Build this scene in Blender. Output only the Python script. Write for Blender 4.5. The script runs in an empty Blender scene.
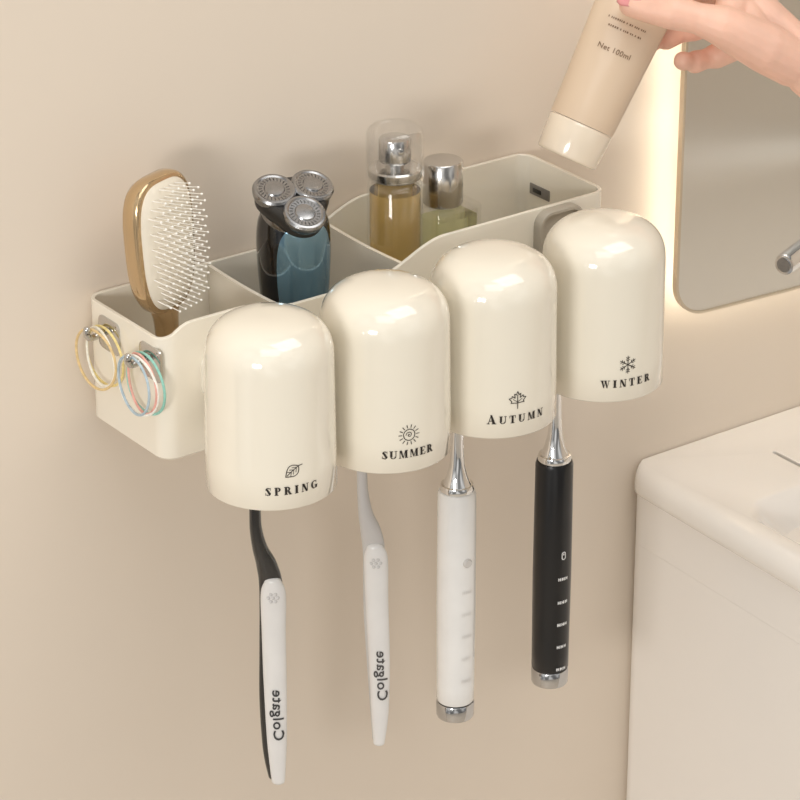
import bpy, bmesh, math, random
from mathutils import Vector, Matrix
RND = random.Random(7)
SC = bpy.context.scene
C = SC.collection
SC.view_settings.view_transform = 'Standard'
rad = math.radians
V = Vector

# ------------------------------------------------------------------ camera
FP = 3200.0
TH, PH = rad(25.1), rad(36.2)
fwd = V((math.sin(PH)*math.cos(TH), math.cos(PH)*math.cos(TH), -math.sin(TH)))
right = V((math.cos(PH), -math.sin(PH), 0))
up = right.cross(fwd)
CUP_Y = -.146
def ray(px, py): return fwd + right*((px-400)/FP) + up*((400-py)/FP)
CAM = V((0, CUP_Y, 0)) - ray(271.5, 481)*(1.51*FP/2600)
def at(px, py, ax, val):
    d = ray(px, py); return CAM + d*((val-CAM[ax])/d[ax])
cd = bpy.data.cameras.new('camera'); cam = bpy.data.objects.new('camera', cd); C.objects.link(cam)
cd.sensor_width = 36; cd.lens = 36*FP/800; cd.clip_start = .01
M = Matrix.Identity(4)
for i in range(3):
    M[i][0] = right[i]; M[i][1] = up[i]; M[i][2] = -fwd[i]; M[i][3] = CAM[i]
cam.matrix_world = M
SC.camera = cam

# ------------------------------------------------------------------ materials
def lin(c):
    return tuple((v/255/12.92 if v/255 <= .04045 else ((v/255+.055)/1.055)**2.4) for v in c)
def mat(name, col, rough=.4, metal=0, trans=0, ior=1.45, coat=0, sss=0, var=.03, scale=40, emit=0, bump=0, spec=.5):
    m = bpy.data.materials.new(name); m.use_nodes = True
    nt = m.node_tree; b = nt.nodes['Principled BSDF']
    l = lin(col)
    tc = nt.nodes.new('ShaderNodeTexCoord'); nz = nt.nodes.new('ShaderNodeTexNoise')
    nz.inputs['Scale'].default_value = scale; nz.inputs['Detail'].default_value = 3
    nt.links.new(tc.outputs['Object'], nz.inputs['Vector'])
    cr = nt.nodes.new('ShaderNodeValToRGB')
    cr.color_ramp.elements[0].position = .3; cr.color_ramp.elements[1].position = .7
    cr.color_ramp.elements[0].color = tuple(max(0, v*(1-var)) for v in l)+(1,)
    cr.color_ramp.elements[1].color = tuple(min(1, v*(1+var)) for v in l)+(1,)
    nt.links.new(nz.outputs['Fac'], cr.inputs['Fac'])
    nt.links.new(cr.outputs['Color'], b.inputs['Base Color'])
    b.inputs['Roughness'].default_value = rough; b.inputs['Metallic'].default_value = metal
    b.inputs['Transmission Weight'].default_value = trans; b.inputs['IOR'].default_value = ior
    b.inputs['Coat Weight'].default_value = coat; b.inputs['Coat Roughness'].default_value = .03
    b.inputs['Specular IOR Level'].default_value = spec
    if sss:
        b.inputs['Subsurface Weight'].default_value = sss
        b.inputs['Subsurface Radius'].default_value = (.008, .003, .002)
        b.inputs['Subsurface Scale'].default_value = .6
    if emit:
        b.inputs['Emission Color'].default_value = l+(1,); b.inputs['Emission Strength'].default_value = emit
    if bump:
        bp = nt.nodes.new('ShaderNodeBump'); bp.inputs['Strength'].default_value = bump; bp.inputs['Distance'].default_value = .001
        n2 = nt.nodes.new('ShaderNodeTexNoise'); n2.inputs['Scale'].default_value = scale*12
        nt.links.new(tc.outputs['Object'], n2.inputs['Vector'])
        nt.links.new(n2.outputs['Fac'], bp.inputs['Height']); nt.links.new(bp.outputs['Normal'], b.inputs['Normal'])
    return m
def clear(name, tint, base=.03, edge=.5):
    """thin clear material: tinted transparent body with a glossy skin that grows towards the rim"""
    m = bpy.data.materials.new(name); m.use_nodes = True; nt = m.node_tree
    nt.nodes.remove(nt.nodes['Principled BSDF']); out = nt.nodes['Material Output']
    tr = nt.nodes.new('ShaderNodeBsdfTransparent'); gl = nt.nodes.new('ShaderNodeBsdfGlossy'); mx = nt.nodes.new('ShaderNodeMixShader')
    tc = nt.nodes.new('ShaderNodeTexCoord'); nz = nt.nodes.new('ShaderNodeTexNoise'); nz.inputs['Scale'].default_value = 60
    nt.links.new(tc.outputs['Object'], nz.inputs['Vector'])
    cr = nt.nodes.new('ShaderNodeValToRGB')
    cr.color_ramp.elements[0].color = tuple(v*.985 for v in tint)+(1,); cr.color_ramp.elements[1].color = tuple(tint)+(1,)
    nt.links.new(nz.outputs['Fac'], cr.inputs['Fac']); nt.links.new(cr.outputs['Color'], tr.inputs['Color'])
    gl.inputs['Roughness'].default_value = .02; gl.inputs['Color'].default_value = (.95, .95, .94, 1)
    lw = nt.nodes.new('ShaderNodeLayerWeight'); lw.inputs['Blend'].default_value = .2
    ma = nt.nodes.new('ShaderNodeMath'); ma.operation = 'MULTIPLY_ADD'; ma.inputs[1].default_value = edge; ma.inputs[2].default_value = base
    nt.links.new(lw.outputs['Facing'], ma.inputs[0]); nt.links.new(ma.outputs[0], mx.inputs['Fac'])
    nt.links.new(tr.outputs[0], mx.inputs[1]); nt.links.new(gl.outputs[0], mx.inputs[2]); nt.links.new(mx.outputs[0], out.inputs['Surface'])
    return m
mWall = mat('wall_paint', (228, 215, 199), .75, var=.006, scale=3, bump=.03)
mFloor = mat('floor_tile', (214, 204, 190), .4, var=.05, scale=4)
mIvory = mat('ivory_plastic', (240, 233, 217), .12, coat=1, var=.005)
mIvoryTray = mat('ivory_tray_plastic', (239, 232, 217), .16, coat=.8, var=.005)
mMount = mat('grey_beige_plastic', (176, 168, 154), .35)
mClip = mat('grey_slot_plastic', (128, 123, 117), .4)
mInk = mat('dark_ink', (44, 38, 34), .5)
mBlack = mat('black_plastic', (12, 15, 19), .08, coat=1)
mMatteBlack = mat('satin_black', (22, 22, 24), .3, coat=.2)
mWhite = mat('white_plastic', (240, 239, 237), .16, coat=.7)
mSatin = mat('satin_white_plastic', (228, 226, 224), .3, coat=.2)
mPale = mat('pale_grey_plastic', (198, 195, 193), .3)
mButton = mat('pale_button', (208, 205, 202), .25, coat=.4)
mChrome = mat('chrome', (236, 236, 236), .05, metal=1)
mBase = mat('polished_steel', (200, 200, 201), .10, metal=1)
mSilver = mat('satin_silver', (206, 204, 201), .18, metal=1)
mBrushed = mat('brushed_steel', (160, 160, 161), .24, metal=1, var=.08, scale=300)
mDarkMetal = mat('dark_metal', (76, 75, 74), .35, metal=.8)
mSlot = mat('slot_shadow_grey', (120, 115, 110), .5)
mChampagne = mat('bronze_gold_lacquer', (200, 172, 132), .18, metal=.75, coat=.5)
mPad = mat('cream_pad', (232, 223, 206), .6)
mBristle = mat('white_bristle', (250, 247, 240), .45)
mTeal = mat('grey_teal_metal', (110, 145, 164), .1, metal=.6, coat=1)
mGlass = clear('clear_glass', (.99, .992, .99), .025, .42)
mClear = clear('clear_plastic_cap', (.99, .99, .99), .025, .50)
mAmber = mat('amber_liquid', (255, 226, 160), .02, trans=1, ior=1.22, var=0)
mLime = mat('pale_lime_liquid', (244, 248, 206), .02, trans=1, ior=1.16, var=0)
mTube = mat('satin_tan_plastic', (217, 194, 168), .3, coat=.2, var=.01)
mTubeCap = mat('beige_cap_plastic', (233, 218, 197), .16, coat=.7)
mTubeInk = mat('pale_brown_ink', (132, 106, 84), .5)
mSkin = mat('skin', (238, 192, 170), .45, sss=.12, var=.10, scale=34, bump=.18)
mNail = mat('nail', (230, 152, 150), .15, coat=.6)
mMirror = mat('mirror_glass', (226, 222, 214), .34, metal=1, var=.004)
mGold = mat('champagne_frame', (214, 200, 178), .3, metal=.5)
mLed = mat('led_strip', (255, 247, 232), .5, emit=5.5)
mCeramic = mat('white_ceramic', (242, 237, 230), .08, coat=.7, var=.004)
mCabinet = mat('pale_lacquer', (244, 239, 233), .3, var=.003)
mGreyInk = mat('grey_ink', (60, 60, 62), .5)
mMidInk = mat('mid_grey_ink', (80, 78, 78), .5)
mFaintInk = mat('faint_ink', (224, 222, 219), .5)
mWhiteInk = mat('white_ink', (232, 232, 232), .5)

# ------------------------------------------------------------------ object helpers
BASE = {}
def tag(o, label=None, cat=None, group=None, kind=None):
    if label: o['label'] = label
    if cat: o['category'] = cat
    if group: o['group'] = group
    if kind: o['kind'] = kind
    return o
def thing(name, label, cat, loc, group=None):
    o = bpy.data.objects.new(name, None); C.objects.link(o); o.location = loc
    o.empty_display_size = .02
    BASE[o.name] = V(loc)
    return tag(o, label, cat, group)
def part(name, bm, m, parent=None, loc=None, sharp=42, label=None):
    L = BASE[parent.name] if parent else V(loc or (0, 0, 0))
    bmesh.ops.recalc_face_normals(bm, faces=bm.faces)
    bm.transform(Matrix.Translation(-L))
    me = bpy.data.meshes.new(name); bm.to_mesh(me); bm.free()
    me.materials.append(m)
    for p in me.polygons: p.use_smooth = True
    me.set_sharp_from_angle(angle=rad(sharp))
    o = bpy.data.objects.new(name, me); C.objects.link(o)
    if parent:
        o.parent = parent
    else:
        o.location = L
    BASE[o.name] = L
    if label: o['label'] = label
    return o
def loft(bm, rings, cap0=True, cap1=True, close=True):
    vs = [[bm.verts.new(p) for p in r] for r in rings]
    n = len(rings[0])
    for a, b in zip(vs, vs[1:]):
        for i in range(n if close else n-1):
            j = (i+1) % n
            bm.faces.new((a[i], a[j], b[j], b[i]))
    if cap0: bm.faces.new(vs[0])
    if cap1: bm.faces.new(vs[-1])
    return vs
def frame_z(o, z, x=None):
    z = V(z).normalized()
    x = V(x) if x else (V((1, 0, 0)) if abs(z.x) < .9 else V((0, 1, 0)))
    x = (x - z*x.dot(z)).normalized(); y = z.cross(x)
    m = Matrix.Identity(4)
    for i in range(3):
        m[i][0] = x[i]; m[i][1] = y[i]; m[i][2] = z[i]; m[i][3] = o[i]
    return m
def lathe(bm, prof, mtx, n=40):
    prev = None
    for r, z in prof:
        if r <= 1e-6: cur = [bm.verts.new(mtx @ V((0, 0, z)))]
        else: cur = [bm.verts.new(mtx @ V((r*math.cos(2*math.pi*i/n), r*math.sin(2*math.pi*i/n), z))) for i in range(n)]
        if prev:
            for i in range(n):
                j = (i+1) % n
                if len(prev) == 1 and len(cur) == 1: break
                if len(prev) == 1: bm.faces.new((prev[0], cur[j], cur[i]))
                elif len(cur) == 1: bm.faces.new((prev[i], prev[j], cur[0]))
                else: bm.faces.new((prev[i], prev[j], cur[j], cur[i]))
        prev = cur
def zl(x, y, z=0): return Matrix.Translation((x, y, z))
def box(bm, x0, x1, y0, y1, z0, z1, bev=0, seg=2):
    b = bmesh.new()
    bmesh.ops.create_cube(b, size=1, matrix=Matrix.Translation(((x0+x1)/2, (y0+y1)/2, (z0+z1)/2)) @ Matrix.Diagonal((x1-x0, y1-y0, z1-z0, 1)))
    if bev: bmesh.ops.bevel(b, geom=b.edges[:], offset=bev, segments=seg, affect='EDGES', profile=.5)
    me = bpy.data.meshes.new('t'); b.to_mesh(me); b.free(); bm.from_mesh(me); bpy.data.meshes.remove(me)
def crom(vals, n):
    out = []; m = len(vals)
    for k in range(n+1):
        t = k/n*(m-1); i = min(int(t), m-2); f = t-i
        p0, p1, p2, p3 = vals[max(i-1, 0)], vals[i], vals[i+1], vals[min(i+2, m-1)]
        out.append(.5*((2*p1)+(p2-p0)*f+(2*p0-5*p1+4*p2-p3)*f*f+(3*p1-p0-3*p2+p3)*f**3))
    return out
def frames(ctrl, n=40, ref=None):
    P = [V(c) for c in zip(*[crom([c[0][k] for c in ctrl], n) for k in range(3)])]
    A = crom([c[1] for c in ctrl], n); B = crom([c[2] for c in ctrl], n)
    ref = V(ref) if ref else right
    out = []
    for i, p in enumerate(P):
        T = (P[min(i+1, n)]-P[max(i-1, 0)]).normalized()
        S = (ref-T*ref.dot(T)).normalized(); D = T.cross(S)
        if D.dot(fwd) > 0: D = -D
        out.append((p, T, S, D, A[i], B[i]))
    return out
def sweep(bm, fr, seg=20, round_ends=True):
    rings = []
    def ring(f, sc=1, off=0):
        p, T, S, D, a, b = f
        return [p+T*off+S*(a*sc*math.cos(2*math.pi*k/seg))+D*(b*sc*math.sin(2*math.pi*k/seg)) for k in range(seg)]
    if round_ends:
        for g in (80, 55, 28): rings.append(ring(fr[0], math.cos(rad(g)), -min(fr[0][4], fr[0][5])*math.sin(rad(g))))
    rings += [ring(f) for f in fr]
    if round_ends:
        for g in (28, 55, 80): rings.append(ring(fr[-1], math.cos(rad(g)), min(fr[-1][4], fr[-1][5])*math.sin(rad(g))))
    loft(bm, rings)
def on_sweep(fr, s, u, lift=.0004):
    acc = 0
    for a, b in zip(fr, fr[1:]):
        d = (b[0]-a[0]).length
        if acc+d >= s or b is fr[-1]:
            f = (s-acc)/d; break
        acc += d
    p = a[0].lerp(b[0], f); S, D = a[2], a[3]
    A = a[4]+(b[4]-a[4])*f; B = a[5]+(b[5]-a[5])*f
    return p+S*u+D*(B*math.sqrt(max(0, 1-(u/A)**2))+lift)
def tube(bm, pts, r, seg=10, n=24):
    sweep(bm, frames([(p, r, r) for p in pts], n, ref=(.3, .5, .81)), seg)
def rr(x0, x1, y0, y1, r, nc=6, nx=1, ny=1):
    pts = []
    def line(a, b, n):
        for k in range(1, n): pts.append((a[0]+(b[0]-a[0])*k/n, a[1]+(b[1]-a[1])*k/n))
    def arc(cx, cy, a0):
        for k in range(nc+1):
            a = rad(a0+90*k/nc); pts.append((cx+r*math.cos(a), cy+r*math.sin(a)))
    arc(x1-r, y0+r, -90); line((x1, y0+r), (x1, y1-r), ny)
    arc(x1-r, y1-r, 0); line((x1-r, y1), (x0+r, y1), nx)
    arc(x0+r, y1-r, 90); line((x0, y1-r), (x0, y0+r), ny)
    arc(x0+r, y0+r, 180); line((x0+r, y0), (x1-r, y0), nx)
    return pts
def poly_prism(bm, pts, f0, f1):
    loft(bm, [[f0(*p) for p in pts], [f1(*p) for p in pts]])
def text2d(body, width, bold=.0, space=1.0):
    cu = bpy.data.curves.new('t', 'FONT'); cu.body = body; cu.size = 1; cu.offset = bold
    cu.resolution_u = 3; cu.space_character = space
    ob = bpy.data.objects.new('t', cu); C.objects.link(ob)
    dg = bpy.context.evaluated_depsgraph_get(); dg.update()
    me = bpy.data.meshes.new_from_object(ob.evaluated_get(dg))
    b = bmesh.new(); b.from_mesh(me)
    xs = [v.co.x for v in b.verts]; ys = [v.co.y for v in b.verts]
    k = width/(max(xs)-min(xs)); cx = (max(xs)+min(xs))/2; cy = (max(ys)+min(ys))/2
    bmesh.ops.triangulate(b, faces=b.faces[:])
    for _ in range(4):
        e = [e for e in b.edges if e.calc_length()*k > .0011]
        if not e: break
        bmesh.ops.subdivide_edges(b, edges=e, cuts=1)
        bmesh.ops.triangulate(b, faces=[f for f in b.faces if len(f.verts) > 3])
    b.verts.index_update()
    vs = [((v.co.x-cx)*k, (v.co.y-cy)*k) for v in b.verts]; fs = [tuple(v.index for v in f.verts) for f in b.faces]
    b.free()
    bpy.data.objects.remove(ob); bpy.data.meshes.remove(me); bpy.data.curves.remove(cu)
    return vs, fs
def put2d(bm, vf, fn):
    vs = [bm.verts.new(fn(*p)) for p in vf[0]]
    for f in vf[1]:
        try: bm.faces.new([vs[i] for i in f])
        except ValueError: pass
def polys2vf(polys):
    vs, fs = [], []
    for p in polys:
        fs.append(tuple(range(len(vs), len(vs)+len(p)))); vs += p
    return vs, fs
def stroke(pts, w, closed=False):
    out = []
    q = list(pts)+([pts[0]] if closed else [])
    for a, b in zip(q, q[1:]):
        dx, dy = b[0]-a[0], b[1]-a[1]; l = math.hypot(dx, dy) or 1
        nx, ny = -dy/l*w/2, dx/l*w/2; ex, ey = dx/l*w*.3, dy/l*w*.3
        out.append([(a[0]+nx-ex, a[1]+ny-ey), (b[0]+nx+ex, b[1]+ny+ey), (b[0]-nx+ex, b[1]-ny+ey), (a[0]-nx-ex, a[1]-ny-ey)])
    return out
def sstep(a, b, x):
    t = min(1, max(0, (x-a)/(b-a))); return t*t*(3-2*t)

# ------------------------------------------------------------------ high contrast serif capitals
def rc(a, b, c, d): return [(a, b), (c, b), (c, d), (a, d)]
def arcs(cx, cy, rx, ry, a0, a1, wx, ty, n=12):
    o = []
    for k in range(n):
        p, q = rad(a0+(a1-a0)*k/n), rad(a0+(a1-a0)*(k+1)/n)
        o.append([(cx+rx*math.cos(p), cy+ry*math.sin(p)), (cx+rx*math.cos(q), cy+ry*math.sin(q)),
                  (cx+(rx-wx)*math.cos(q), cy+(ry-ty)*math.sin(q)), (cx+(rx-wx)*math.cos(p), cy+(ry-ty)*math.sin(p))])
    return o
t_ = .075
def serif(x0, x1, y): return rc(x0, y, x1, y+t_)
GL = {
 'I': (.46, [rc(.09, 0, .37, 1), serif(0, .46, 0), serif(0, .46, 1-t_)]),
 'P': (.74, [rc(.08, 0, .35, 1), serif(0, .46, 0), serif(0, .38, 1-t_), rc(.3, .45, .38, .45+t_)]+arcs(.36, .725, .36, .275, -90, 90, .22, t_)),
 'R': (.88, [rc(.08, 0, .35, 1), serif(0, .44, 0), serif(0, .38, 1-t_), rc(.3, .45, .38, .45+t_), [(.36, .5), (.60, .52), (.86, 0), (.6, 0)], serif(.6, .92, 0)]+arcs(.36, .725, .35, .275, -90, 90, .22, t_)),
 'S': (.66, [[(.03, .82), (.22, .92), (.64, .26), (.44, .08)], rc(.0, .02, .06, .34), rc(.56, .68, .62, .98)]+arcs(.33, .73, .30, .27, 30, 200, .19, t_)+arcs(.33, .27, .31, .27, -150, 20, .19, t_)),
 'N': (.90, [rc(.1, 0, .18, 1), rc(.72, 0, .80, 1), [(.06, 1), (.34, 1), (.80, 0), (.56, 0)], serif(0, .28, 0), serif(.6, .92, 1-t_)]),
 'G': (.94, [rc(.6, .06, .86, .44), serif(.5, .94, .38), rc(.70, .68, .76, .98)]+arcs(.44, .5, .44, .5, 45, 315, .25, t_, 18)),
 'U': (.90, [rc(.08, .28, .34, 1), rc(.72, .28, .80, 1), serif(0, .44, 1-t_), serif(.6, .92, 1-t_)]+arcs(.44, .3, .36, .3, 180, 360, .18, t_)),
 'M': (1.12, [rc(.1, 0, .17, 1), rc(.76, 0, 1.02, 1), [(.08, 1), (.34, 1), (.60, 0), (.48, 0)], [(.49, 0), (.56, 0), (.84, 1), (.77, 1)], serif(0, .27, 0), serif(.68, 1.12, 0), serif(.78, 1.12, 1-t_)]),
 'E': (.78, [rc(.08, 0, .35, 1), serif(0, .74, 0), serif(0, .72, 1-t_), rc(.3, .47, .55, .47+t_), rc(.67, 0, .75, .3), rc(.65, .72, .72, 1), rc(.5, .38, .56, .64)]),
 'A': (.94, [[(.1, 0), (.18, 0), (.48, 1), (.42, 1)], [(.34, 1), (.52, 1), (.88, 0), (.58, 0)], rc(.22, .3, .66, .3+t_), serif(0, .28, 0), serif(.5, .96, 0)]),
 'T': (.78, [rc(.26, 0, .52, 1), serif(.14, .64, 0), serif(.02, .76, 1-t_), rc(.0, .66, .07, 1), rc(.71, .66, .78, 1)]),
 'W': (1.18, [[(.06, 1), (.32, 1), (.48, 0), (.36, 0)], [(.38, 0), (.43, 0), (.62, .9), (.57, .9)], [(.46, 1), (.72, 1), (.88, 0), (.76, 0)], [(.78, 0), (.84, 0), (1.08, 1), (1.02, 1)], serif(0, .38, 1-t_), serif(.42, .78, 1-t_), serif(.92, 1.18, 1-t_)]),
}
def word(w, h, width, first=1.0):
    ws = [GL[c][0]*h*(first if i == 0 else 1) for i, c in enumerate(w)]
    gap = (width-sum(ws))/(len(w)-1); x = -width/2; out = []
    for i, c in enumerate(w):
        k = h*(first if i == 0 else 1)
        out += [[(x+p[0]*k, p[1]*k) for p in q] for q in GL[c][1]]
        x += ws[i]+gap
    return out

# ------------------------------------------------------------------ setting
bm = bmesh.new(); box(bm, -1.8, 1.75, 0, .1, -.85, 1.75)
tag(part('wall_back', bm, mWall, loc=(0, 0, -.85)), kind='structure')
bm = bmesh.new(); box(bm, 1.75, 1.85, -3, .1, -.85, 1.75)
tag(part('wall_right', bm, mWall, loc=(1.8, 0, -.85)), kind='structure')
bm = bmesh.new(); box(bm, -1.8, 1.85, -3, .1, -.9, -.85)
tag(part('floor', bm, mFloor, loc=(0, 0, -.9)), kind='structure')

# ------------------------------------------------------------------ holder
YB, YF, ZB = -.0015, -.087, -.002
X0 = at(84.5, 300, 1, YB).x
X1 = at(604, 196, 1, YF+.004).x
zl_ = .0765
zr_ = at(600, 192, 1, YF).z
xs0 = at(372, 279, 1, YF).x; xs1 = at(446, 240, 1, YF).x
def hz(x, y=0):
    lift = .0075*sstep(X0+.001, X0+.021, x)*(1-sstep(.02, .06, x))*(1-sstep(-.082, -.070, y))
    return zl_+(zr_-zl_)*sstep(xs0, xs1, x)+lift
holder = thing('toothbrush_holder', 'long ivory plastic wall organizer with three open compartments and stepped rim', 'organizer', (.134, YB, ZB))
T = .0025
CR = .0105
bm = bmesh.new()
o = rr(X0, X1, YF, YB, CR, 10, 80, 8)
oi = rr(X0+T, X1-T, YF+T, YB-T, CR-T, 10, 80, 8)
ob_ = rr(X0+.0014, X1-.0014, YF+.0014, YB-.0014, CR-.0014, 10, 80, 8)
loft(bm, [[V((x, y, ZB)) for x, y in ob_], [V((x, y, ZB+.0014)) for x, y in o], [V((x, y, hz(x, y)-.0004)) for x, y in o],
          [V((x*.88+a*.12, y*.88+b*.12, hz(x, y))) for (x, y), (a, b) in zip(o, oi)],
          [V((x*.12+a*.88, y*.12+b*.88, hz(x, y))) for (x, y), (a, b) in zip(o, oi)],
          [V((x, y, hz(x, y)-.0004)) for x, y in oi], [V((x, y, ZB+.003)) for x, y in oi]])
part('tray_body', bm, mIvoryTray, holder, sharp=35)
bx_, by_ = at(395, 200, 1, -.047).x, -.047
rb = .0174
DIV = (at(207, 250, 1, YB).x, bx_-rb-.0045)
for dx in DIV:
    bm = bmesh.new(); top = []
    for k in range(25):
        t = k/24; y = YB-.001+(YF+.002-YB)*t
        top.append((y, hz(dx, y)-.0015-.0012*math.sin(math.pi*t)))
    pr = [(YB-.001, ZB+.002)]+top+[(YF+.001, ZB+.002)]
    loft(bm, [[V((dx+s, y, z)) for y, z in pr] for s in (-.0013, .0013)])
    part('divider', bm, mIvoryTray, holder)
# brush rack with open slots
YBR = -.0965
SL1 = at(255, 512, 1, YBR).x; SL2 = at(362, 476, 1, YBR).x
SL3 = at(457, 485, 1, YBR).x; SL4 = at(555, 455, 1, YBR).x
slots = [SL1, SL2, SL3, SL4]
pts = [(SL1-.024, YF+.001), (SL1-.024, -.1045)]
for s in slots: pts += [(s-.0047, -.1045), (s-.0047, -.0915), (s+.0047, -.0915), (s+.0047, -.1045)]
pts += [(X1-.008, -.1045), (X1-.008, YF+.001)]
bm = bmesh.new(); poly_prism(bm, pts, lambda x, y: V((x, y, .005)), lambda x, y: V((x, y, .009)))
part('brush_rack', bm, mIvoryTray, holder, sharp=20)
CUPX = [0, .0815, .1615, .2470]
CUPS = [1.0, 1.025, 1.025, 1.01]
for cx in CUPX:
    bm = bmesh.new()
    a = rr(cx-.009, cx+.009, .034, .060, .006, 6); b = rr(cx-.0075, cx+.0075, .0355, .0585, .0045, 6)
    loft(bm, [[V((x, YF+.0005, z)) for x, z in a], [V((x, -.1045, z)) for x, z in a], [V((x, -.1065, z)) for x, z in b]])
    part('cup_mount', bm, mIvoryTray, holder)
# grey loop plate behind the last cup
pc_ = at(562, 235, 1, YF-.006)
bm = bmesh.new()
def lp(i, y): return [V((x, y, z)) for x, z in rr(pc_.x-.018+i, pc_.x+.018-i, pc_.z-.018+i, pc_.z+.018-i, .010-i*.8, 6)]
loft(bm, [lp(0, YF+.0004), lp(0, YF-.0055), lp(.0008, YF-.0065), lp(.0026, YF-.0065), lp(.0032, YF-.0055), lp(.0032, YF-.003)])
part('loop_bracket', bm, mMount, holder, label='grey beige rounded bracket behind the last cup')
# small flush slot fitting inside the right panel
p = at(540, 192, 0, X1-T)
bm = bmesh.new(); box(bm, X1-T-.0008, X1-T+.0004, p.y-.010, p.y+.010, p.z-.0036, p.z+.0036, .0003)
cl = part('slot_clip', bm, mClip, holder, label='grey slot fitting on the inner right panel')
bm = bmesh.new(); box(bm, X1-T-.0014, X1-T-.0006, p.y-.002, p.y+.006, p.z-.0014, p.z+.0014, .0002)
part('clip_tab', bm, mDarkMetal, cl)
# hook plates on the left panel
RINGS = [at(98, 358, 0, X0-.009), at(139, 385, 0, X0-.009)]
RR_ = .0185
hooks_z = [r.z+RR_-.0045 for r in RINGS]
for rc_, hz_ in zip(RINGS, hooks_z):
    bm = bmesh.new()
    a = rr(rc_.y-.0115, rc_.y+.0115, hz_-.012, hz_+.009, .004, 5); b = rr(rc_.y-.0105, rc_.y+.0105, hz_-.011, hz_+.008, .003, 5)
    loft(bm, [[V((X0+.0003, y, z)) for y, z in a], [V((X0-.0010, y, z)) for y, z in a], [V((X0-.0016, y, z)) for y, z in b]])
    hp = part('hook_plate', bm, mSilver, holder, label='satin silver hook plate on the left end')
    q = V((X0, rc_.y, hz_))
    bm = bmesh.new()
    tube(bm, [q+V((0, 0, .002)), q+V((-.006, 0, .001)), q+V((-.013, 0, 0)), q+V((-.0155, 0, .002)), q+V((-.0158, 0, .006))], .0021, 12)
    part('hook', bm, mSilver, hp)
# ------------------------------------------------------------------ hair ties
def tie(c, col, r, tilt, dx, label, mname, wob):
    m = mat(mname, col, .6, var=.12, scale=400)
    bm = bmesh.new(); n = 64; k = 8; rings = []
    for i in range(n):
        a = 2*math.pi*i/n
        e = V((0, math.cos(a), math.sin(a))); ctr = e*r+V((.0004*math.sin(2*a+wob), 0, 0))
        rings.append([ctr+e*(.00082*math.cos(2*math.pi*j/k))+V((.00082*math.sin(2*math.pi*j/k), 0, 0)) for j in range(k)])
    rings.append(rings[0])
    loft(bm, rings, False, False); bmesh.ops.remove_doubles(bm, verts=bm.verts, dist=1e-6)
    bm.transform(Matrix.Rotation(tilt, 4, 'Z'))
    ctr = V((X0-.0042-dx, c.y, c.z+RR_-r))
    bm.transform(Matrix.Translation(ctr))
    tag(part('hair_tie', bm, m, loc=ctr-V((0, 0, r))), label, 'hair tie', 'hair ties hanging on the two hooks')
tie(RINGS[0], (238, 218, 150), .0185, rad(4), .0, 'yellow hair tie on the hook nearer the wall', 'yellow_elastic', 0)
tie(RINGS[0], (246, 240, 226), .0180, rad(-4), .0032, 'cream white hair tie on the hook nearer the wall', 'cream_elastic', 1)
tie(RINGS[0], (224, 196, 144), .0188, rad(7), .0066, 'tan hair tie on the hook nearer the wall', 'tan_elastic', 2)
tie(RINGS[1], (150, 208, 194), .0188, rad(3), .0, 'mint green hair tie on the hook nearer the cups', 'mint_elastic', 0)
tie(RINGS[1], (234, 176, 164), .0181, rad(-5), .0028, 'coral pink hair tie on the hook nearer the cups', 'pink_elastic', 2)
tie(RINGS[1], (244, 240, 232), .0185, rad(6), .0056, 'white hair tie on the hook nearer the cups', 'white_elastic', 1)
tie(RINGS[1], (178, 196, 206), .0178, rad(-2), .0084, 'pale blue hair tie on the hook nearer the cups', 'blue_elastic', 3)

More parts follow.
